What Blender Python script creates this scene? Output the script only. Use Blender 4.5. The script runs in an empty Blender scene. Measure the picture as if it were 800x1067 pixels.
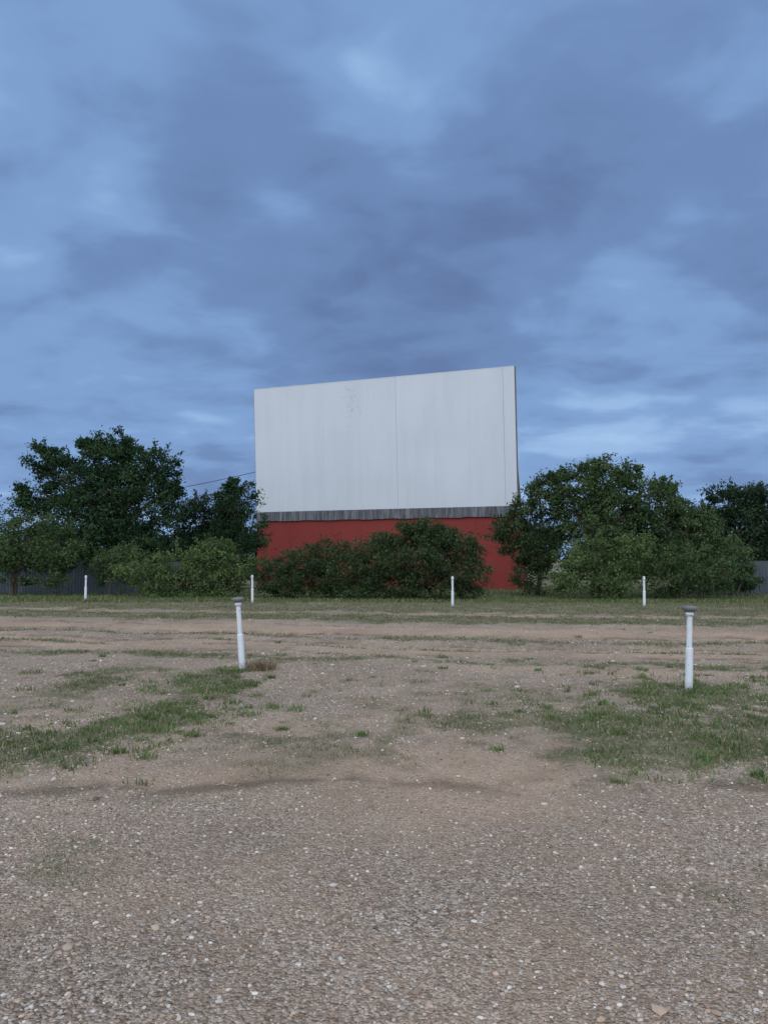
import bpy, math, numpy as np
from mathutils import Vector, Matrix
rng = np.random.default_rng(7)
S = bpy.context.scene
C = S.collection

# ------------------------------------------------------------ helpers
def mesh_np(name, V, F, mat=None, col=None, smooth=False):
    V = np.asarray(V, dtype=np.float32); F = np.asarray(F, dtype=np.int32)
    me = bpy.data.meshes.new(name)
    k = F.shape[1]
    me.vertices.add(len(V)); me.vertices.foreach_set('co', V.ravel())
    me.loops.add(F.size); me.loops.foreach_set('vertex_index', F.ravel())
    me.polygons.add(len(F))
    me.polygons.foreach_set('loop_start', np.arange(0, F.size, k, dtype=np.int32))
    me.update(calc_edges=True)
    me.polygons.foreach_set('use_smooth', np.full(len(F), bool(smooth)))
    if col is not None:
        a = me.color_attributes.new('Col', 'FLOAT_COLOR', 'POINT')
        a.data.foreach_set('color', np.asarray(col, dtype=np.float32).ravel())
    if mat: me.materials.append(mat)
    ob = bpy.data.objects.new(name, me); C.objects.link(ob)
    return ob

def empty(name, loc=(0,0,0), rot=(0,0,0)):
    e = bpy.data.objects.new(name, None); C.objects.link(e)
    e.location = loc; e.rotation_euler = rot
    return e

def box(name, lo, hi, mat, parent=None):
    x0,y0,z0 = lo; x1,y1,z1 = hi
    V = [(x0,y0,z0),(x1,y0,z0),(x1,y1,z0),(x0,y1,z0),(x0,y0,z1),(x1,y0,z1),(x1,y1,z1),(x0,y1,z1)]
    F = [(0,3,2,1),(4,5,6,7),(0,1,5,4),(1,2,6,5),(2,3,7,6),(3,0,4,7)]
    o = mesh_np(name, V, F, mat)
    if parent: o.parent = parent
    return o

def h2(ix, iy, s):
    n = (ix.astype(np.int64)*374761393 + iy.astype(np.int64)*668265263 + s*1442695041) & 0x7fffffff
    n = ((n ^ (n >> 13)) * 1274126177) & 0x7fffffff
    n = n ^ (n >> 16)
    return (n & 0xffff) / 65535.0
def vnoise(x, y, s=0):
    ix = np.floor(x); iy = np.floor(y); fx = x-ix; fy = y-iy
    fx = fx*fx*(3-2*fx); fy = fy*fy*(3-2*fy)
    a=h2(ix,iy,s); b=h2(ix+1,iy,s); c=h2(ix,iy+1,s); d=h2(ix+1,iy+1,s)
    return (a*(1-fx)+b*fx)*(1-fy)+(c*(1-fx)+d*fx)*fy
def fbm(x, y, s=0, o=4):
    t=0; a=.5; n=0
    for i in range(o):
        t = t + a*vnoise(x*2**i+17.3*i, y*2**i-9.1*i, s+i); n += a; a*=.55
    return t/n
def sst(x, a, b):
    t = np.clip((x-a)/(b-a), 0, 1); return t*t*(3-2*t)

# ------------------------------------------------------------ node helpers
def newmat(name, rough=0.9, spec=0.15):
    m = bpy.data.materials.new(name); m.use_nodes = True
    nt = m.node_tree; b = nt.nodes['Principled BSDF']
    b.inputs['Roughness'].default_value = rough
    b.inputs['Specular IOR Level'].default_value = spec
    return m, nt, b
def N(nt, t, **kw):
    n = nt.nodes.new(t)
    for k, v in kw.items(): setattr(n, k, v)
    return n
def noise(nt, vec, scale, detail=4, rough=.55, dist=0, out='Fac'):
    n = N(nt, 'ShaderNodeTexNoise'); n.inputs['Scale'].default_value = scale
    n.inputs['Detail'].default_value = detail; n.inputs['Roughness'].default_value = rough
    n.inputs['Distortion'].default_value = dist
    if vec is not None: nt.links.new(vec, n.inputs['Vector'])
    return n.outputs[out]
def ramp(nt, fac, stops, interp='LINEAR'):
    r = N(nt, 'ShaderNodeValToRGB'); r.color_ramp.interpolation = interp
    e = r.color_ramp.elements
    while len(e) < len(stops): e.new(0.5)
    for i,(p,c) in enumerate(stops):
        e[i].position = p; e[i].color = (c,c,c,1) if isinstance(c,(int,float)) else (*c,1)
    nt.links.new(fac, r.inputs['Fac']); return r.outputs['Color']
def mix(nt, fac, a, b, mode='MIX'):
    m = N(nt, 'ShaderNodeMix', data_type='RGBA', blend_type=mode)
    for sock, v in ((m.inputs[0],fac),(m.inputs[6],a),(m.inputs[7],b)):
        if isinstance(v,(int,float)): sock.default_value = v
        elif isinstance(v,tuple): sock.default_value = (*v,1)
        else: nt.links.new(v, sock)
    return m.outputs[2]
def math_(nt, op, a, b=None, c=None, clamp=False):
    m = N(nt, 'ShaderNodeMath', operation=op, use_clamp=clamp)
    for i,v in enumerate((a,b,c)):
        if v is None: continue
        if isinstance(v,(int,float)): m.inputs[i].default_value = v
        else: nt.links.new(v, m.inputs[i])
    return m.outputs[0]
def mapping(nt, vec, scale=(1,1,1), loc=(0,0,0), rot=(0,0,0)):
    m = N(nt, 'ShaderNodeMapping'); m.inputs['Scale'].default_value = scale
    m.inputs['Location'].default_value = loc; m.inputs['Rotation'].default_value = rot
    nt.links.new(vec, m.inputs['Vector']); return m.outputs[0]
def bump(nt, b, h, strength, dist):
    n = N(nt, 'ShaderNodeBump'); n.inputs['Strength'].default_value = strength
    n.inputs['Distance'].default_value = dist
    nt.links.new(h, n.inputs['Height']); nt.links.new(n.outputs[0], b.inputs['Normal'])

# ------------------------------------------------------------ camera
cam = bpy.data.cameras.new('camera'); co = bpy.data.objects.new('camera', cam); C.objects.link(co)
cam.sensor_fit = 'VERTICAL'; cam.sensor_height = 24; cam.sensor_width = 18; cam.lens = 18
cam.clip_end = 6000; cam.clip_start = .05
co.location = (0,0,1.6); co.rotation_euler = (math.radians(93.55), 0, 0)
S.camera = co
S.view_settings.view_transform = 'Standard'; S.view_settings.look = 'None'
S.view_settings.exposure = 0

# ------------------------------------------------------------ world (overcast dusk sky)
W = bpy.data.worlds.new('World'); S.world = W; W.use_nodes = True
nt = W.node_tree; nt.nodes.clear()
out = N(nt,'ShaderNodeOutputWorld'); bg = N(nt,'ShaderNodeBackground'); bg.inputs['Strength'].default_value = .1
nt.links.new(bg.outputs[0], out.inputs[0])
sky = N(nt,'ShaderNodeTexSky', sky_type='NISHITA'); sky.sun_disc = False
SE, SR = math.radians(38), math.radians(200)
sky.sun_elevation = SE; sky.sun_rotation = SR; sky.dust_density = 2
tc = N(nt,'ShaderNodeTexCoord'); D = tc.outputs['Generated']
sep = N(nt,'ShaderNodeSeparateXYZ'); nt.links.new(D, sep.inputs[0])
X,Y,Z = sep.outputs
zc = math_(nt,'MAXIMUM',Z,0.0)
den = math_(nt,'ADD',zc,0.19)
cx = math_(nt,'DIVIDE',X,den); cy = math_(nt,'DIVIDE',Y,den)
cmb = N(nt,'ShaderNodeCombineXYZ'); nt.links.new(cx,cmb.inputs[0]); nt.links.new(cy,cmb.inputs[1])
P = cmb.outputs[0]
n1 = noise(nt,mapping(nt,P,(0.75,1.0,1),(3.1,1.7,0.3),(0,0,math.radians(-14))),1.25,3,.5,.25)
n2 = noise(nt,mapping(nt,P,(1.0,1.2,1),(9,4,2)),3.2,4,.52,.25)
n3 = noise(nt,mapping(nt,P,(.4,.7,1),(1,8,5)),.8,0,.5,0)
f = math_(nt,'ADD',math_(nt,'MULTIPLY',n1,.66),math_(nt,'MULTIPLY',n2,.42))
f = math_(nt,'SUBTRACT',f,.035)
wn = noise(nt,mapping(nt,P,(1,1,1),(4,2,7)),2.0,3,.55,0,'Color')
wv = N(nt,'ShaderNodeVectorMath',operation='SUBTRACT'); nt.links.new(wn,wv.inputs[0]); wv.inputs[1].default_value=(.5,.5,.5)
ws = N(nt,'ShaderNodeVectorMath',operation='MULTIPLY'); nt.links.new(wv.outputs[0],ws.inputs[0]); ws.inputs[1].default_value=(.34,.2,.16)
wa = N(nt,'ShaderNodeVectorMath',operation='ADD'); nt.links.new(D,wa.inputs[0]); nt.links.new(ws.outputs[0],wa.inputs[1])
wnm = N(nt,'ShaderNodeVectorMath',operation='NORMALIZE'); nt.links.new(wa.outputs[0],wnm.inputs[0]); DW=wnm.outputs[0]
def blob(dx,dy,dz,k,amt):
    v = Vector((dx,dy,dz)).normalized()
    d = N(nt,'ShaderNodeVectorMath',operation='DOT_PRODUCT'); nt.links.new(DW,d.inputs[0]); d.inputs[1].default_value = v
    e = math_(nt,'EXPONENT',math_(nt,'MULTIPLY',math_(nt,'SUBTRACT',d.outputs['Value'],1.0),k))
    return math_(nt,'MULTIPLY',e,amt)
for a in [( .06,1,.62,420,.20),(-.12,1,.48,450,.15),(.32,1,.38,160,.13),(-.30,1,.16,60,.05),(.42,1,.20,80,.08),
          (-.42,1,.52,70,.03),(.0,1,.40,60,-.09),(.42,1,.56,50,-.06),(-.14,1,.27,60,-.08),(-.42,1,.70,40,.05),(-.18,1,.62,120,-.06),(.2,1,.24,90,-.05),(-.38,1,.31,90,-.06),(.15,1,.74,120,-.03)]:
    f = math_(nt,'ADD',f,blob(*a))
col = ramp(nt,f,[(.27,(.115,.185,.370)),(.41,(.155,.260,.490)),(.53,(.210,.362,.645)),(.65,(.310,.500,.790)),(.84,(.52,.72,.96))],'EASE')
tint = mix(nt,math_(nt,'MULTIPLY',n3,.5),(1,1,1),(1.06,.95,.96))
col = mix(nt,1.0,col,tint,'MULTIPLY')
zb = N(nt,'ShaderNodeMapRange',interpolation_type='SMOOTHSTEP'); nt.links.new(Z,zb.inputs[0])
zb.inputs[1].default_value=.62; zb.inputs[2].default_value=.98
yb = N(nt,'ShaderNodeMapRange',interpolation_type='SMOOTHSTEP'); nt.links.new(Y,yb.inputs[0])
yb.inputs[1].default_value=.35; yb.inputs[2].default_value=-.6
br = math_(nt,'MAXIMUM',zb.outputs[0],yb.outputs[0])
col = mix(nt,br,col,(.96,1.09,1.26))  # added fill: unseen sky overhead and behind camera brightened to light screen and ground
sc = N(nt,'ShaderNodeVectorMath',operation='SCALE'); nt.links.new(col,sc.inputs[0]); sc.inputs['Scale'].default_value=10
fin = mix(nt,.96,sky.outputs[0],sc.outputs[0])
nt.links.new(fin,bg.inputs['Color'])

sl = bpy.data.lights.new('sun','SUN'); so = bpy.data.objects.new('sun',sl); C.objects.link(so)
sl.energy = .75; sl.angle = math.radians(50); sl.color = (1,.94,.87)
sd = Vector((math.sin(SR)*math.cos(SE), math.cos(SR)*math.cos(SE), math.sin(SE)))
so.rotation_euler = sd.to_track_quat('Z','Y').to_euler()

# ------------------------------------------------------------ ground
def rowc(x,y): return y + .18*x
def warp(x,y):
    wx = (fbm(x*.55+5,y*.55,101,3)-.5); wy=(fbm(x*.55,y*.55+7,131,3)-.5)
    return wx,wy
RUTS=(13.6,15.3,17.0,18.7,22.6)
def height(x,y):
    x=np.asarray(x,float); y=np.asarray(y,float)
    wx,wy=warp(x,y)
    r = rowc(x,y); rr=r+1.2*wy
    z = .03*np.exp(-((r-10.4)/1.6)**2) + .06*np.exp(-((r-27.4)/2.6)**2)
    z = z - .05*np.exp(-((r-14.5)/2)**2)
    z = z - .15*sst(r,29,36)
    z = z + .05*(fbm(x*.35,y*.35,3)-.5)+ .022*(fbm(x*1.6,y*1.6,9)-.5)+ .07*(fbm(x*1.1,y*1.1,19)-.5)*np.exp(-((r-19)/6)**2)
    z = z + .02*(fbm(x*4,y*4,29,3)-.5)*sst(r,5,9)
    for q in RUTS: z = z -.032*np.exp(-((rr-q)/.22)**2)+.022*np.exp(-((rr-q-.5)/.2)**2)
    z = z -.012*np.exp(-((rr-5.6)/.14)**2)-.010*np.exp(-((rr-7.2)/.16)**2)
    near = np.exp(-(y/60)**2)
    return z*near
def ell(x,y,cx,cy,rx,ry,a=0):
    c,s = math.cos(a),math.sin(a); dx=x-cx; dy=y-cy
    u=(dx*c+dy*s)/rx; v=(-dx*s+dy*c)/ry
    return np.exp(-(u*u+v*v))
def masks(x,y):
    x=np.asarray(x,float); y=np.asarray(y,float)
    wx,wy=warp(x,y)
    r = rowc(x,y)+1.2*wy
    xw = x+.9*wx; yw = y+.9*wy
    n = fbm(x*1.3,y*1.3,21); n2_=fbm(x*.45,y*.45,33); n3_=fbm(x*5,y*5,51,3)
    g = 0*x
    g = np.maximum(g, 1.08*ell(xw,yw,-2.25,9.9,.6,1.6,.05))
    g = np.maximum(g, 1.08*ell(xw,yw,-2.3,7.7,.6,1.4,-.15))
    g = np.maximum(g, 1.0*ell(xw,yw,-3.0,6.75,1.1,.5,-.2))
    g = np.maximum(g, .9*ell(xw,yw,-4.3,6.6,1.7,.65,-.2))
    g = np.maximum(g, 1.05*ell(xw,yw,3.7,9.0,1.3,1.2,0))
    g = np.maximum(g, 1.0*ell(xw,yw,3.0,7.6,1.5,1.4,0))
    g = np.maximum(g, .95*ell(xw,yw,3.0,6.3,1.5,.8,0))
    g = np.maximum(g, 1.0*ell(xw,yw,4.9,7.2,1.6,1.4,0))
    g = np.maximum(g, .70*np.exp(-((r-8.8)/2.9)**2)*(.55+.45*sst(n2_,.35,.65)))
    g = np.maximum(g, .90*sst(r,18.0,21.0)*(1-.4*sst(r,21.8,22.4)*(1-sst(r,23,24.5))))
    g = np.maximum(g, .66*np.exp(-((r-12.6)/.8)**2))
    g = np.maximum(g, .74*np.exp(-((r-16.1)/.5)**2))
    g = np.maximum(g, .60*np.exp(-((r-14.4)/.35)**2))
    g = np.maximum(g, 1.2*sst(r,26.0,28.5))
    g = np.maximum(g, .42*np.exp(-((r-4.0)/1.5)**2)*sst(n2_,.3,.6))
    gm = np.clip(sst(g*1.14 + (n-.5)*1.35 + (n3_-.5)*1.05, .33, .97),0,1)*np.clip(g*1.6,0,1)
    s = 1.1*ell(xw,yw,.9,5.4,1.3,1.0)+ .9*ell(xw,yw,.1,6.3,2.6,.5)+.6*ell(xw,yw,.4,8.2,.8,1.6)+.6*ell(xw,yw,-2.4,5.8,1.8,.3)
    s = np.maximum(s, 1.0*np.exp(-((r-14.4)/.9)**2)*sst(n2_,.15,.5))
    s = np.maximum(s, 1.25*np.exp(-((r-17.7)/.9)**2))
    s = np.maximum(s, .8*np.exp(-((r-12.0)/1.0)**2)*sst(x,-1,1))
    s = np.maximum(s, .9*np.exp(-((r-22.6)/.8)**2)*sst(n,.35,.55))
    s = np.maximum(s, .5*np.exp(-((r-7.3)/1.2)**2))
    s = np.maximum(s, .20)
    sm = np.clip((s+(n-.5)*.9)*(1-.7*gm),0,1)
    dk = .6*ell(xw,yw,-.2,5.6,1.9,.16,-.06)+.6*ell(xw,yw,-2.6,5.55,1.6,.13,.05)+.65*ell(xw,yw,2.3,5.35,1.5,.25,0)+.2*ell(xw,yw,-.6,6.2,2.2,.4)
    for q in RUTS: dk = dk + .75*np.exp(-((r-q)/.15)**2)*sst(n2_,.3,.55)
    dk = dk+.4*np.exp(-((r-7.2)/.2)**2)+.35*np.exp(-((r-8.9)/.2)**2)*sst(n2_,.4,.6)
    dk = np.clip(dk*1.6*sst(n*.4+n3_*.6,.38,.64),0,1)
    return gm, sm, dk

def axis(d0,d1,step,lo,hi,g=1.12):
    a = list(np.arange(d0,d1+1e-6,step)); s=step
    v=a[-1]
    while v<hi: s*=g; v+=s; a.append(v)
    s=step; v=a[0]; b=[]
    while v>lo: s*=g; v-=s; b.append(v)
    return np.array(b[::-1]+a)
ax = axis(-10,10,.06,-2500,2500); ay = axis(1.5,24,.055,-400,4000,1.04)
gx,gy = np.meshgrid(ax,ay); nx,ny=len(ax),len(ay)
gz = height(gx,gy)
gm,sm,dk = masks(gx,gy)
V = np.stack([gx.ravel(),gy.ravel(),gz.ravel()],1)
i = np.arange(nx*ny).reshape(ny,nx)
F = np.stack([i[:-1,:-1].ravel(),i[:-1,1:].ravel(),i[1:,1:].ravel(),i[1:,:-1].ravel()],1)
colr = np.stack([gm.ravel(),sm.ravel(),dk.ravel(),np.ones(nx*ny)],1)

m,nt,b = newmat('gravel_ground',.95,.1)
geo = N(nt,'ShaderNodeNewGeometry'); pos = geo.outputs['Position']
vc = N(nt,'ShaderNodeVertexColor',layer_name='Col'); sp = N(nt,'ShaderNodeSeparateColor'); nt.links.new(vc.outputs[0],sp.inputs[0])
G_,S_,K_ = sp.outputs
nA = noise(nt,pos,2.2,4,.65); nB = noise(nt,pos,18,3,.8); nC = noise(nt,pos,.5,2,.5)
vo = N(nt,'ShaderNodeTexVoronoi'); vo.inputs['Scale'].default_value=70; nt.links.new(pos,vo.inputs['Vector'])
hs = N(nt,'ShaderNodeSeparateColor'); nt.links.new(vo.outputs['Color'],hs.inputs[0])
stone = ramp(nt,hs.outputs[0],[(0,(.15,.115,.088)),(.3,(.30,.23,.175)),(.6,(.44,.35,.28)),(.85,(.59,.50,.42)),(1,(.74,.67,.60))])
dirt = mix(nt,ramp(nt,nB,[(.35,0.),(.65,1.)]),(.19,.135,.094),(.51,.38,.28))
base = mix(nt,ramp(nt,nA,[(.35,.3),(.65,.85)]),dirt,stone)
sand = mix(nt,nA,(.49,.34,.232),(.65,.48,.35))
sand = mix(nt,ramp(nt,nB,[(.52,0.),(.66,.7)]),sand,(.26,.185,.128))
sf = math_(nt,'MULTIPLY',S_,ramp(nt,nB,[(.3,.95),(.75,.4)]))
c = mix(nt,sf,base,sand)
c = mix(nt,math_(nt,'MULTIPLY',K_,.6),c,(.125,.090,.064))
gr = mix(nt,nB,(.075,.092,.043),(.215,.225,.122))
gf = math_(nt,'MULTIPLY',G_,ramp(nt,nB,[(.38,.95),(.62,.35)]))
c = mix(nt,gf,c,gr)
c = mix(nt,1.0,c,ramp(nt,nC,[(.3,.86),(.7,1.12)]),'MULTIPLY')
nt.links.new(c,b.inputs['Base Color'])
hh = math_(nt,'ADD',math_(nt,'MULTIPLY',vo.outputs['Distance'],-1.0),math_(nt,'MULTIPLY',nB,2.0))
bump(nt,b,hh,1.0,.018)
ground = mesh_np('ground',V,F,m,colr,True)

def flatmat(name, trans):
    m = bpy.data.materials.new(name); m.use_nodes = True; nt=m.node_tree
    nt.nodes.remove(nt.nodes['Principled BSDF']); o = nt.nodes['Material Output']
    vc=N(nt,'ShaderNodeVertexColor',layer_name='Col'); df=N(nt,'ShaderNodeBsdfDiffuse'); nt.links.new(vc.outputs[0],df.inputs[0])
    if trans<=0: nt.links.new(df.outputs[0],o.inputs[0]); return m
    tr = N(nt,'ShaderNodeBsdfTranslucent'); nt.links.new(vc.outputs[0],tr.inputs[0])
    mx = N(nt,'ShaderNodeMixShader'); mx.inputs[0].default_value=trans
    nt.links.new(df.outputs[0],mx.inputs[1]); nt.links.new(tr.outputs[0],mx.inputs[2]); nt.links.new(mx.outputs[0],o.inputs[0])
    return m
M_leaf = flatmat('leaf',.2); M_grass = flatmat('grass_blade',.15); M_peb = flatmat('pebble',0)

# ------------------------------------------------------------ gravel pebbles (one object)
t = (1+5**.5)/2
IV = np.array([(-1,t,0),(1,t,0),(-1,-t,0),(1,-t,0),(0,-1,t),(0,1,t),(0,-1,-t),(0,1,-t),(t,0,-1),(t,0,1),(-t,0,-1),(-t,0,1)],float)
IV/=np.linalg.norm(IV[0])
IF = np.array([(0,11,5),(0,5,1),(0,1,7),(0,7,10),(0,10,11),(1,5,9),(5,11,4),(11,10,2),(10,7,6),(7,1,8),(3,9,4),(3,4,2),(3,2,6),(3,6,8),(3,8,9),(4,9,5),(2,4,11),(6,2,10),(8,6,7),(9,8,1)])
n = 115000
d = 1.8+ (rng.random(n)**1.4)*17
x = (rng.random(n)*2-1)*(.56*d+1.3); y = d
gm_,sm_,dk_ = masks(x,y)
keep = rng.random(n) > (.7*sm_+.3*gm_+.4*dk_)*1.0 ; keep &= (fbm(x*.9,y*.9,77)+rng.random(n)*.5)>(.55+.35*(fbm(x*2.7,y*2.7,88)-.4))
x=x[keep];y=y[keep];n=len(x)
s = .0032+.0072*rng.random(n)**2.3; s = np.where(rng.random(n)<.012,s+.013*rng.random(n),s); s*= (1+.035*y)
ang = rng.random(n)*6.283
sx = s*(.8+.7*rng.random(n)); sy=s*(.7+.4*rng.random(n)); sz=s*(.4+.35*rng.random(n))
PV = IV[None]*(1+.22*(rng.random((n,12,1))-.5)*2)
px_=PV[:,:,0]*sx[:,None]; py_=PV[:,:,1]*sy[:,None]; pz_=PV[:,:,2]*sz[:,None]
ca,sa=np.cos(ang)[:,None],np.sin(ang)[:,None]
z0 = height(x,y)
VV = np.stack([px_*ca-py_*sa+x[:,None], px_*sa+py_*ca+y[:,None], pz_+ (z0+sz*.3)[:,None]],2).reshape(-1,3)
FF = (IF[None]+12*np.arange(n)[:,None,None]).reshape(-1,3)
pal = np.array([(.48,.385,.305),(.34,.26,.205),(.58,.50,.42),(.41,.31,.24),(.66,.61,.56),(.22,.175,.142),(.43,.385,.34),(.53,.39,.30)])
pc = pal[rng.integers(0,len(pal),n)]*(.7+.45*rng.random((n,1)))
pc = np.concatenate([pc,np.ones((n,1))],1); pc=np.repeat(pc,12,0)
mesh_np('gravel',VV,FF,M_peb,pc)

m,nt,b = newmat('bark',.95,.1)
geo=N(nt,'ShaderNodeNewGeometry')
c = mix(nt,noise(nt,mapping(nt,geo.outputs['Position'],(12,12,3)),1,4,.7),(.06,.048,.038),(.17,.145,.12))
nt.links.new(c,b.inputs['Base Color']); M_bark=m

# ------------------------------------------------------------ grass (one object)
def blades(cx_,cy_,h,w,c0,c1,spread,dryp=.28):
    n=len(cx_)
    x=cx_+rng.normal(0,1,n)*spread; y=cy_+rng.normal(0,1,n)*spread; z=height(x,y)
    a=rng.random(n)*6.283; lean=rng.normal(0,.95,n)*h; la=rng.random(n)*6.283
    dx=np.cos(a)*w/2; dy=np.sin(a)*w/2
    v0=np.stack([x-dx,y-dy,z-.004],1); v1=np.stack([x+dx,y+dy,z-.004],1)
    mx_=x+.35*lean*np.cos(la); my_=y+.35*lean*np.sin(la)
    v2=np.stack([mx_+dx*.8,my_+dy*.8,z+h*.6],1); v3=np.stack([mx_-dx*.8,my_-dy*.8,z+h*.6],1)
    v4=np.stack([x+lean*np.cos(la)+dx*.1,y+lean*np.sin(la)+dy*.1,z+h],1)
    v5=np.stack([x+lean*np.cos(la)-dx*.1,y+lean*np.sin(la)-dy*.1,z+h],1)
    V=np.stack([v0,v1,v2,v3,v4,v5],1).reshape(-1,3)
    k=6*np.arange(n)[:,None]
    F=np.stack([k+np.array([[0,1,2,3]]),k+np.array([[3,2,4,5]])],1).reshape(-1,4)
    t=rng.random((n,1)); dry=(rng.random((n,1))<dryp)
    pt=(.65+.7*fbm(x*1.7,y*1.7,61,3))[:,None]
    c=(np.array(c0)*(1-t)+np.array(c1)*t)*pt; c=np.where(dry,np.array((.34,.28,.18))*(.6+.6*t),c)
    c=np.repeat(np.concatenate([c,np.ones((n,1))],1),6,0)
    return V,F,c
GV=[];GF=[];GC=[];off=0
def addg(t):
    global off
    V,F,c=t; GV.append(V);GF.append(F+off);GC.append(c);off+=len(V)
def sample(n,ylo,yhi,pw,thr=0,xm=1.5,bias=1.0):
    y=ylo+(yhi-ylo)*rng.random(n)**pw; x=(rng.random(n)*2-1)*(.55*y+xm)
    g,_,_=masks(x,y); k=rng.random(n)<np.clip(g-thr,0,1)**bias
    return x[k],y[k],g[k]
x,y,g = sample(62000,3.0,14,1.1,.04,1.5,1.2)
k=5; x=np.repeat(x,k);y=np.repeat(y,k);g=np.repeat(g,k)
addg(blades(x,y,(.008+.032*rng.random(len(x))**1.6)*(.5+.8*g),.0035+.004*rng.random(len(x)),(.080,.115,.048),(.205,.25,.12),.035,.24))
x,y,g = sample(50000,13,32,1.0,.04,4,1.2)
k=4; x=np.repeat(x,k);y=np.repeat(y,k)
addg(blades(x,y,.015+.045*rng.random(len(x))**1.6,.010+.010*rng.random(len(x)),(.080,.108,.050),(.205,.235,.12),.08))
x,y,g = sample(30000,28,46,1.0,.1,4,1)
k=3; x=np.repeat(x,k);y=np.repeat(y,k)
addg(blades(x,y,.04+.10*rng.random(len(x)),.02+.015*rng.random(len(x)),(.070,.108,.045),(.17,.225,.10),.12,.15))
tx=[];ty=[];th=[]
for (a,b_,r,nn) in [(-2.3,9.9,.5,50),(-2.2,7.9,.45,55),(-2.5,7.0,.5,45),(-3.6,6.6,.9,55),(3.9,9.0,.95,100),(3.1,7.8,1.1,90),(4.3,7.4,1.2,90),(3.0,6.5,1.0,50),(-2.05,11.1,.2,14),(3.7,9.5,.3,20),(2.2,8.3,.5,16),(.5,9.5,2.5,36),(-4.5,11,1.5,18),(2,13,3,30),(-3,16,4,30)]:
    for q in range(nn):
        X0=a+rng.normal(0,r); Y0=b_+rng.normal(0,r*1.2); kk=int(12+70*rng.random()**2); R=.02+.07*rng.random()
        tx+=list(X0+rng.normal(0,R,kk)); ty+=list(Y0+rng.normal(0,R,kk)); th+=list(np.full(kk,.35+.75*rng.random()))
tx=np.array(tx);ty=np.array(ty);th=np.array(th)
kp=ty>5.6; tx=tx[kp];ty=ty[kp];th=th[kp]
addg(blades(tx,ty,(.02+.055*rng.random(len(tx)))*th,.006+.007*rng.random(len(tx)),(.070,.118,.043),(.185,.26,.10),.012,.15))
mesh_np('grass',np.concatenate(GV),np.concatenate(GF),M_grass,np.concatenate(GC))

x=np.full(420,-1.78)+rng.normal(0,.11,420); y=np.full(420,11.15)+rng.normal(0,.1,420)
V,F,c = blades(x,y,.05+.12*rng.random(420),.006+.005*rng.random(420),(.16,.12,.07),(.28,.22,.14),.03)
mesh_np('dry_weed_plant',V,F,M_grass,c)

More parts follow.
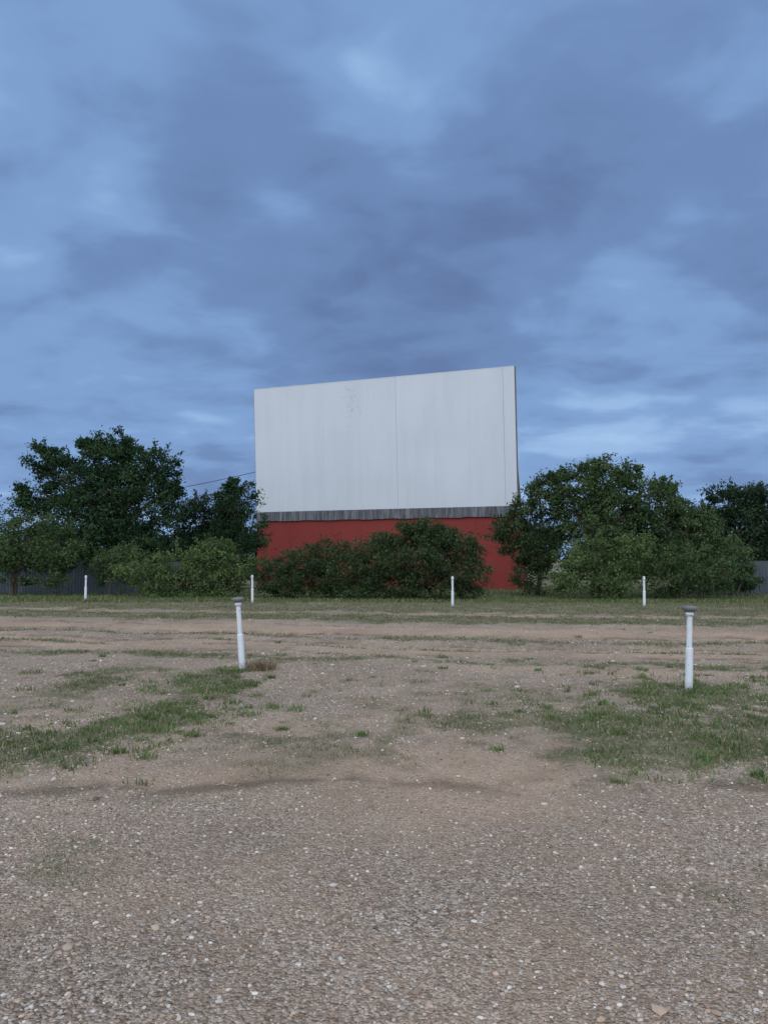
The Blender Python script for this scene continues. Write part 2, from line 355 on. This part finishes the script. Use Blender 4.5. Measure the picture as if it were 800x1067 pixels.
# ------------------------------------------------------------ trees
def tube(pts, radii, seg=6):
    V=[];F=[]
    pts=[Vector(p) for p in pts]
    for i,p in enumerate(pts):
        d=(pts[min(i+1,len(pts)-1)]-pts[max(i-1,0)]).normalized()
        u=d.cross(Vector((.3,.9,.1))).normalized(); v=d.cross(u)
        for k in range(seg):
            a=6.2832*k/seg; V.append(tuple(p+(u*math.cos(a)+v*math.sin(a))*radii[i]))
    for i in range(len(pts)-1):
        for k in range(seg):
            a=i*seg+k; b=i*seg+(k+1)%seg; F.append((a,b,b+seg,a+seg))
    return V,F
def tree(name, base, blobs, c0, c1, leaf=.085, dens=1.0, tr=.16, multi=1, depth=1.0, own_stems=False):
    root = empty(name,(base[0],base[1],0))
    bx,by=base; BV=[];BF=[];o=0
    LV=[];LC=[]
    def limb(p0,p1,r0,r1,n=5,wob=.12):
        nonlocal o
        p0=np.array(p0,float);p1=np.array(p1,float);L=np.linalg.norm(p1-p0)
        pts=[];rs=[]
        for i in range(n):
            t=i/(n-1); q=p0*(1-t)+p1*t; q[2]+=.12*L*math.sin(t*3.14)
            if 0<i<n-1: q=q+rng.normal(0,wob*L/n,3)
            pts.append(q); rs.append(r0*(1-t)+r1*t)
        V,F=tube(pts,rs); BV.extend(V); BF.extend([tuple(k+o for k in f) for f in F]); o+=len(V)
        return pts
    zmin=min(b[2]-b[3] for b in blobs); ztop=max(b[2] for b in blobs)
    zf=max(.25,zmin*.7+.2)
    stems=[]
    if not own_stems:
        for s in range(multi):
            a=rng.random()*6.28; fx=bx+.25*math.cos(a)*(multi>1); fy=by+.25*math.sin(a)*(multi>1)
            hp=np.array([fx+rng.normal(0,.15),fy+rng.normal(0,.15),zf+.25*(ztop-zf)])
            limb((fx,fy,-.35),hp,tr,tr*.7,5,.08); stems.append(hp)
    for (x,yo,z,r) in blobs:
        c=np.array([x,by+yo,z]); st=np.array([x,by+yo,-.3]) if own_stems else stems[rng.integers(0,len(stems))]
        pts=limb(st,c,tr*.6,.025,6)
        ns=int((26*r*r+14)*dens)
        d=rng.normal(0,1,(ns,3)); d/=np.linalg.norm(d,axis=1)[:,None]
        rad=r*(.45+.55*rng.random(ns)**.5)*(1+.17*rng.normal(0,1,ns))
        cc=c+d*rad[:,None]*np.array([1,depth,.92]); cc[:,2]=np.maximum(cc[:,2],.05)
        nsh=int(3+3*r) if not own_stems else 0
        for q in range(nsh):
            dd=rng.normal(0,1,3); dd[2]=abs(dd[2])+.4; dd/=np.linalg.norm(dd)
            e=c+dd*r*(1.15+.25*rng.random()); limb(c+dd*r*.6,e,.012,.005,3)
            m_=28; tt=rng.random((m_,1)); LV.append((c+dd*r*.8)*(1-tt)+e*tt+rng.normal(0,.055,(m_,3)))
            t_=rng.random((m_,1)); LC.append(np.array(c0)*(1-t_)+np.array(c1)*t_)
        for q in cc[:max(6,ns//4)]:
            limb(pts[rng.integers(2,6)],q,.022,.007,3)
        for q in cc:
            nl=int(45+60*rng.random()); cr=r*(.09+.15*rng.random())+.05
            p=q+rng.normal(0,1,(nl,3))*cr*np.array([1,1,.7])*.75
            tone=np.clip(.5+.36*rng.normal(),0,1)
            t_=np.clip(tone+.18*rng.normal(0,1,(nl,1)),0,1)
            LV.append(p); LC.append((np.array(c0)*(1-t_)+np.array(c1)*t_)*(.75+.4*rng.random((nl,1))))
    p=np.concatenate(LV); lc=np.concatenate(LC); k=p[:,2]>-.1; p=p[k]; lc=lc[k]; n=len(p)
    a=rng.normal(0,1,(n,3)); a/=np.linalg.norm(a,axis=1)[:,None]
    b=np.cross(a,rng.normal(0,1,(n,3))); b/=np.linalg.norm(b,axis=1)[:,None]
    s=(leaf*(.6+.7*rng.random((n,1))))
    V=np.stack([p-a*s*.75,p+b*s*.36,p+a*s*.75,p-b*s*.36],1).reshape(-1,3)-np.array([bx,by,0])
    F=np.arange(4*n).reshape(-1,4)
    lc=np.repeat(np.concatenate([lc,np.ones((n,1))],1),4,0)
    fo=mesh_np('foliage',V,F,M_leaf,lc); fo.parent=root
    w=mesh_np('trunk_and_limbs',np.array(BV)-np.array([bx,by,0]),BF,M_bark,None,True); w.parent=root
    return root
OAK=((.022,.048,.026),(.064,.115,.054)); DK=((.022,.046,.028),(.062,.098,.055))
SHR=((.062,.108,.040),(.165,.228,.092)); MID=((.044,.082,.036),(.122,.176,.077)); JUN=((.031,.058,.028),(.092,.130,.060))
def T(name,base,blobs,pal_,**k): return tree(name,base,blobs,pal_[0],pal_[1],**k)
T('oak_tree',(-13.5,38),[(-16.9,0,6.5,.95),(-15.5,.3,5.4,1.4),(-13.6,0,6.4,1.35),(-13.0,.2,7.0,.8),(-14.3,-.3,7.1,.6),(-11.3,0,6.2,1.05),(-11.9,.2,4.2,1.7),(-14.7,-.2,3.7,1.8),(-17.3,.2,4.7,1.1),(-10.5,0,5.0,.55),(-13.2,-.5,5.0,1.4),(-13.6,-.6,2.8,1.5),(-12,-.6,2.2,1.2)],OAK,tr=.28,leaf=.11)
T('oak_tree',(-10.2,43),[(-10.6,0,3.9,1.3),(-9.2,0,3.6,1.1),(-10.2,0,2.3,1.4)],DK,tr=.15,leaf=.11)
T('oak_tree',(-7.7,40.5),[(-7.75,0,4.5,1.05),(-7.9,0,5.4,.55),(-7.2,0,2.9,1.1),(-8.6,0,2.8,1.0),(-8.5,0,4.6,.6)],OAK,tr=.14,leaf=.10)
T('mesquite_tree',(-16.0,34),[(-15.9,0,2.6,1.2),(-14.4,0,2.2,1.1),(-18.2,0,3.2,1.5),(-17.6,0,1.8,1.2),(-14.6,0,1.2,.9),(-16.2,-.2,1.2,.9)],MID,multi=3,tr=.08,leaf=.09)
T('shrub',(-8.6,32),[(-10.0,0,1.0,.9),(-8.7,0,1.25,.95),(-9.3,-.2,.6,.9),(-8.3,-.3,.6,.8)],SHR,multi=3,tr=.04,leaf=.08)
T('shrub',(-7.0,32.5),[(-7.4,0,1.35,1.0),(-6.9,.2,1.9,.55),(-6.2,0,.9,.8),(-7.2,-.3,.6,.8)],SHR,multi=3,tr=.04,leaf=.08)
T('shrub',(-12.0,34.5),[(-11.4,0,1.3,1.0),(-12.5,.1,1.3,.75)],MID,multi=3,tr=.04,leaf=.08)
T('juniper_bush',(-3.3,31.5),[(-4.6,0,.9,.85),(-3.4,0,1.2,1.0),(-2.7,.2,1.7,.75),(-2.4,-.2,.7,.85),(-3.9,-.2,.5,.7)],JUN,multi=3,tr=.05,leaf=.075,dens=1.2)
T('juniper_bush',(1.0,31),[(-1.5,0,1.25,1.15),(-.2,0,1.5,1.2),(1.2,0,1.7,1.25),(2.5,0,1.75,1.2),(2.4,0,2.4,.65),(.9,.2,2.45,.65),(1.7,.1,2.6,.6),(0,.1,2.1,.6),(3.5,0,.95,.9),(3.3,.2,1.85,.7),(0.5,-.3,.6,.95),(2.0,-.3,.6,.95),(-1,-.3,.5,.85)],JUN,multi=4,tr=.06,leaf=.075,dens=1.3)
T('oak_tree',(9.6,35),[(8.7,0,4.6,1.15),(10.2,0,5.0,1.15),(9.5,.2,5.6,.6),(12.0,0,4.2,1.35),(9.2,0,2.8,1.5),(11.2,0,2.4,1.5),(11.2,.2,5.4,.6),(10.6,-.3,3.8,1.2),(7.9,0,5.2,.45),(12.9,.2,4.9,.5)],MID,tr=.2,leaf=.10)
T('juniper_tree',(7.0,35.5),[(7.2,0,4.6,.9),(6.3,0,3.7,.85),(7.9,0,3.3,.9),(7.0,0,2.1,1.15),(5.8,0,2.7,.9),(6.6,-.2,1.0,.9)],JUN,tr=.12,leaf=.09)
T('mesquite_tree',(14.2,35),[(13.5,0,2.9,1.3),(15.0,0,1.8,1.2),(13.0,0,1.5,1.2),(14.4,0,3.0,.9),(13.4,0,4.0,.6)],MID,multi=3,tr=.08,leaf=.09)
T('shrub',(9.2,32),[(7.6,0,.95,.9),(8.6,0,1.9,.8),(9.7,0,1.1,1.0),(10.3,0,2.0,.7),(9.2,-.2,.6,.8)],SHR,multi=4,tr=.05,leaf=.08)
T('shrub',(12.3,32.5),[(11.6,0,1.0,1.0),(12.9,0,1.2,1.0),(14.0,0,.9,.85)],MID,multi=4,tr=.05,leaf=.08)
T('shrub',(16.2,35.5),[(15.9,0,1.1,.9),(16.8,.2,.7,.7)],JUN,multi=4,tr=.05,leaf=.08)
T('oak_tree',(20.8,45),[(20.2,0,4.7,1.3),(21.4,0,5.0,1.1),(22.8,0,4.7,1.4),(18.9,0,3.6,1.3),(20.8,0,3.1,1.7),(23.2,0,2.8,1.7),(25.2,0,4.2,1.6),(18.6,0,2.2,1.4),(17,0,3.2,1.2)],DK,tr=.25,leaf=.12)
bl=[]
for xx in np.arange(-62,63,2.6):
    bl.append((xx+rng.normal(0,.5),rng.normal(0,1.5),1.9+rng.normal(0,.35),1.9+.4*rng.random()))
T('distant_treeline',(0,66),bl,DK,tr=.1,leaf=.24,dens=.4,own_stems=True)

# ------------------------------------------------------------ corrugated fences
m,nt,b = newmat('weathered_metal',.6,.4)
geo=N(nt,'ShaderNodeNewGeometry')
c=mix(nt,noise(nt,mapping(nt,geo.outputs['Position'],(1.2,1.2,.5)),1.5,4,.6),(.04,.055,.07),(.11,.135,.165))
c=mix(nt,ramp(nt,noise(nt,geo.outputs['Position'],2.5,4,.6),[(.55,0.),(.7,.6)]),c,(.08,.05,.035))
nt.links.new(c,b.inputs['Base Color']); M_metal=m
def fence(name,p0,p1,h):
    root=empty(name,(p0[0],p0[1],0)); L=math.hypot(p1[0]-p0[0],p1[1]-p0[1]); root.rotation_euler=(0,0,math.atan2(p1[1]-p0[1],p1[0]-p0[0]))
    xs=np.arange(0,L,.035); n=len(xs)
    yy=.018*np.sin(xs*2*math.pi/.15)+.02*(np.floor(xs/2.4)%2); top=h+.05*np.sin(np.floor(xs/2.4)*2.3)
    V=np.concatenate([np.stack([xs,yy,xs*0-.35],1),np.stack([xs,yy,top],1)])
    k=np.arange(n-1); F=np.stack([k,k+1,k+1+n,k+n],1)
    o=mesh_np('corrugated_panels',V,F,M_metal); o.parent=root
    for q in np.arange(0,L,2.4): box('fence_post',(q-.04,.05,-.3),(q+.04,.13,h+.08),M_bark,root)
    box('rail',(0,.045,h*.75),(L,.05+.04,h*.75+.08),M_bark,root)
fence('corrugated_fence',(-32,38),(-9.5,37),1.45)
fence('corrugated_fence',(14.5,38),(34,36),1.5)

# ------------------------------------------------------------ drive-in screen
scr = empty('drive_in_screen',(-8.1,49,0),(0,0,-math.atan2(6,15.6)))
U=16.7; ZB,ZT=4.62,12.42
m,nt,b = newmat('weathered_white_paint',.75,.25)
tc=N(nt,'ShaderNodeTexCoord'); O=tc.outputs['Object']
st=noise(nt,mapping(nt,O,(1.3,1,.12)),1.4,5,.6); big=noise(nt,O,.25,3,.5); fine=noise(nt,mapping(nt,O,(2,1,2)),6,4,.7)
c=mix(nt,ramp(nt,st,[(.4,0.),(.75,.3)]),(.64,.69,.765),(.52,.57,.64))
c=mix(nt,1.0,c,ramp(nt,big,[(.3,.95),(.7,1.02)]),'MULTIPLY')
dst=N(nt,'ShaderNodeVectorMath',operation='DISTANCE'); mp=mapping(nt,O,(.8,0,.45),(0,0,0)); nt.links.new(mp,dst.inputs[0]); dst.inputs[1].default_value=(6.7*.8,0,11.0*.45)
wr=ramp(nt,dst.outputs['Value'],[(0.,.21),(1.0,.0)])
sp_=math_(nt,'ADD',noise(nt,mapping(nt,O,(1,1,.6)),8.5,3,.6),wr)
c=mix(nt,ramp(nt,sp_,[(.70,0.),(.80,.4)]),c,(.30,.32,.36))
c=mix(nt,ramp(nt,fine,[(.66,0.),(.78,.2)]),c,(.42,.43,.44))
nt.links.new(c,b.inputs['Base Color']); M_white=m
m,nt,b=newmat('screen_backing',.9,.1); b.inputs['Base Color'].default_value=(.32,.33,.35,1); M_back=m
m,nt,b=newmat('rusty_steel_frame',.8,.2)
geo=N(nt,'ShaderNodeNewGeometry'); c=mix(nt,noise(nt,geo.outputs['Position'],2.5,4,.6),(.15,.12,.11),(.30,.26,.24)); nt.links.new(c,b.inputs['Base Color']); M_frame=m
LEAN=.50
def yl(z): return -LEAN*(z-ZB)/(ZT-ZB)
def slab(name,u0,u1,z0,z1,y0,y1,mat):
    V=[(u0,y0+yl(z0),z0),(u1,y0+yl(z0),z0),(u1,y1+yl(z0),z0),(u0,y1+yl(z0),z0),(u0,y0+yl(z1),z1),(u1,y0+yl(z1),z1),(u1,y1+yl(z1),z1),(u0,y1+yl(z1),z1)]
    F=[(0,3,2,1),(4,5,6,7),(0,1,5,4),(1,2,6,5),(2,3,7,6),(3,0,4,7)]
    o=mesh_np(name,V,F,mat); o.parent=scr; return o
seams=[0,2.42,4.84,7.24,9.6,12.0,14.05,16.04,U]
wid=[.003,.003,.003,.003,.012,.003,.003,.012,.0]
for i in range(len(seams)-1):
    slab('screen_panel',seams[i]+wid[i]/2,seams[i+1]-wid[i+1]/2,ZB,ZT,-.05,-.004,M_white)
slab('backing_sheet',.02,U-.02,ZB+.01,ZT-.02,0,.05,M_back)
slab('side_trim',U+.003,U+.03,ZB,ZT+.03,-.05,.24,M_frame)
slab('side_trim',-.03,-.003,ZB,ZT+.03,-.03,.24,M_frame)
slab('top_cap',-.0,U,ZT+.004,ZT+.04,-.055,.24,M_white)
for q in np.linspace(.3,U-.3,8):
    slab('back_column',q-.08,q+.08,ZB,ZT-.05,.06,.22,M_frame)
    V,F=tube([(q,.3,9.5),(q,2.5,4.5),(q,4.2,-.3)],[.08]*3,6); o=mesh_np('back_brace',V,F,M_frame); o.parent=scr
for zz in (6.5,8.5,10.5): slab('back_rail',.1,U-.1,zz,zz+.15,.225,.3,M_frame)
m,nt,b=newmat('red_painted_wall',.85,.15)
tc=N(nt,'ShaderNodeTexCoord'); O=tc.outputs['Object']
c=mix(nt,noise(nt,mapping(nt,O,(.6,1,.9)),1.2,5,.6),(.210,.038,.035),(.270,.054,.048))
c=mix(nt,ramp(nt,noise(nt,mapping(nt,O,(1.2,1,.5)),1.5,5,.6),[(.5,0.),(.8,.35)]),c,(.15,.033,.031))
c=mix(nt,ramp(nt,noise(nt,O,9,3,.6),[(.68,0.),(.75,.2)]),c,(.34,.16,.14))
nt.links.new(c,b.inputs['Base Color']); bump(nt,b,noise(nt,O,12,4,.6),.2,.02); M_red=m
ZBAND=4.02
for i in range(7):
    u0=.02+i*(U-.04)/7; u1=.02+(i+1)*(U-.04)/7
    box('red_wall_panel',(u0+.003,.02,-.5),(u1-.003,.30,ZBAND+.05),M_red,scr)
box('red_side_wall',(U-.30,.303,-.5),(U-.02,2.2,ZBAND),M_red,scr)
box('red_side_wall',(.02,.303,-.5),(.30,2.2,ZBAND),M_red,scr)
m,nt,b=newmat('grey_weathered_band',.8,.2)
tc=N(nt,'ShaderNodeTexCoord'); O=tc.outputs['Object']
c=ramp(nt,noise(nt,mapping(nt,O,(5,1,.35)),1.6,5,.75),[(.3,(.045,.047,.058)),(.5,(.12,.125,.145)),(.7,(.26,.27,.30))])
nt.links.new(c,b.inputs['Base Color']); M_band=m
xs=np.arange(0,U,.04); n=len(xs); yy=-.10+.012*np.sin(xs*2*math.pi/.2)
zb_=ZBAND+.02*np.sin(np.floor(xs/.8)*1.9)+.012*rng.random(n)
V=np.concatenate([np.stack([xs,yy-.005,zb_],1),np.stack([xs,yy,xs*0+ZB-.004],1)]); k=np.arange(n-1)
o=mesh_np('grey_band',V,np.stack([k,k+1,k+1+n,k+n],1),M_band); o.parent=scr
box('band_ledger',(0,-.06,ZBAND+.12),(U,.018,ZB-.012),M_band,scr)

# ------------------------------------------------------------ utility poles + cable
def pole(x,y,h):
    r=empty('utility_pole',(x,y,0)); V,F=tube([(0,0,-.3),(0,0,h)],[.14,.10],10); o=mesh_np('pole_shaft',V,F,M_bark,None,True); o.parent=r
    box('crossarm',(-.9,-.06,h-.45),(.9,.06,h-.33),M_bark,r)
    for q in (-.8,.8):
        V,F=tube([(q,0,h-.33),(q,0,h-.26),(q,0,h-.2)],[.035,.05,.03],8); o=mesh_np('insulator',V,F,M_metal); o.parent=r
pole(-1.5,62,11.2); pole(-30,58,5.0)
pts=[];rs=[]
for i in range(25):
    t=i/24; pts.append((-1.5-28.5*t,62-4*t,11.0*(1-t)+4.9*t-.7*math.sin(math.pi*t))); rs.append(.024)
V,F=tube(pts,rs,5); m,nt,b=newmat('cable',.6,.2); b.inputs['Base Color'].default_value=(.03,.03,.035,1)
mesh_np('power_cable',V,F,m)

# ------------------------------------------------------------ speaker posts
m,nt,b=newmat('post_white_paint',.6,.3)
tc=N(nt,'ShaderNodeTexCoord'); O=tc.outputs['Object']
c=mix(nt,ramp(nt,noise(nt,mapping(nt,O,(6,6,1.5)),3,4,.65),[(.5,0.),(.75,.6)]),(.70,.745,.80),(.47,.47,.46))
sx_=N(nt,'ShaderNodeSeparateXYZ'); nt.links.new(O,sx_.inputs[0])
c=mix(nt,ramp(nt,math_(nt,'ADD',sx_.outputs[2],math_(nt,'MULTIPLY',noise(nt,O,14,3,.6),.15)),[(.05,.75),(.2,0.)]),c,(.30,.23,.17))
c=mix(nt,ramp(nt,noise(nt,O,30,3,.6),[(.64,0.),(.70,.7)]),c,(.22,.16,.12))
nt.links.new(c,b.inputs['Base Color']); M_post=m
m,nt,b=newmat('post_cap_metal',.65,.4)
tc=N(nt,'ShaderNodeTexCoord'); c=mix(nt,noise(nt,tc.outputs['Object'],14,4,.6),(.10,.10,.105),(.25,.24,.235)); nt.links.new(c,b.inputs['Base Color']); M_cap=m
def lathe(name,prof,mat,parent,seg=20,off=(0,0)):
    V,F=tube([(off[0],off[1],z) for r,z in prof],[max(r,.0005) for r,z in prof],seg)
    o=mesh_np(name,V,F,mat,None,True); o.parent=parent
    return o
def post(x,y,tx=0,ty=0,H=1.0,cap=True,seed=0):
    r=empty('speaker_post',(x,y,float(height(x,y))),(math.radians(tx),math.radians(ty),0))
    lathe('lower_sleeve',[(.045,-.3),(.045,.50),(.043,.515),(.0365,.52)],M_post,r)
    lathe('shaft',[(.034,.5),(.034,H-.05)],M_post,r)
    lathe('footing',[(.10,-.1),(.095,.012),(.05,.03)],M_cap,r,14)
    lathe('collar',[(.036,H-.10),(.046,H-.10),(.048,H-.055),(.036,H-.05)],M_post,r)
    if cap:
        lathe('junction_cap',[(.0,H-.06),(.045,H-.06),(.060,H-.045),(.088,H-.022),(.092,H-.008),(.09,H+.008),(.07,H+.020),(.0,H+.026)],M_cap,r)
        for s in (-1,1):
            V,F=tube([(s*.04,-.02,H-.12),(s*.075,-.03,H-.13),(s*.085,-.03,H-.10)],[.006]*3,6); o=mesh_np('speaker_hook',V,F,M_cap); o.parent=r
    else:
        lathe('end_cap',[(.036,H-.052),(.039,H-.05),(.039,H-.01),(.03,H),(.0,H+.004)],M_post,r)
post(-2.02,11.1,0,-4.5,1.02); post(3.66,9.35,0,2.0,1.0)
post(-11.2,29,0,0,.95,False); post(-4.73,27.8,0,-1,1.0,False); post(2.28,25.7,0,0,1.0,False); post(8.65,25.7,0,.5,1.0,False)

# ------------------------------------------------------------ twigs and bigger stones
tw=[(2.35,5.35,.30,.2),(2.65,5.2,.26,-.3),(1.9,5.0,.2,-.5),(2.9,5.5,.3,.1),(2.1,5.6,.24,.4),(-1.2,5.6,.16,.1),(2.5,5.0,.2,.9),(3.1,5.9,.3,-.4),(1.4,6.1,.2,.6)]
V=[];F=[];o=0
for (x,y,L,a) in tw:
    z=float(height(x,y))+.006; p=[(x+L*t*math.cos(a),y+L*t*math.sin(a)+.015*math.sin(5*t),z+.006*math.sin(7*t)) for t in (0,.25,.5,.75,1)]
    v,f=tube(p,[.0035,.0035,.003,.0025,.0015],5); V+=v; F+=[tuple(k+o for k in q) for q in f]; o+=len(v)
m,nt,b=newmat('dry_wood',.9,.1); b.inputs['Base Color'].default_value=(.40,.34,.27,1)
mesh_np('twigs',V,F,m)
m,nt,b=newmat('pale_stone',.85,.2); geo=N(nt,'ShaderNodeNewGeometry')
nt.links.new(mix(nt,noise(nt,geo.outputs['Position'],30,4,.6),(.38,.34,.30),(.66,.62,.57)),b.inputs['Base Color'])
V=[];F=[]
L_=[(-2.6,5.3,.03),(1.05,5.15,.025),(-.25,3.9,.022),(.55,5.8,.022),(-1.7,3.4,.018),(.9,3.0,.016),(-.6,2.9,.016),(.25,3.3,.016),(3.0,4.4,.02),(-2.2,4.1,.018)]
for q in range(90):
    yy_=7+14*rng.random(); L_.append((rng.uniform(-1,1)*.6*yy_,yy_,.012+.03*rng.random()**2))
for j,(x,y,s) in enumerate(L_):
    v=IV*(1+.2*(rng.random((12,1))-.5))*np.array([s,s*.75,s*.5])+np.array([x,y,float(height(x,y))+s*.2])
    V.append(v);F.append(IF+12*j)
mesh_np('stones',np.concatenate(V),np.concatenate(F),m)
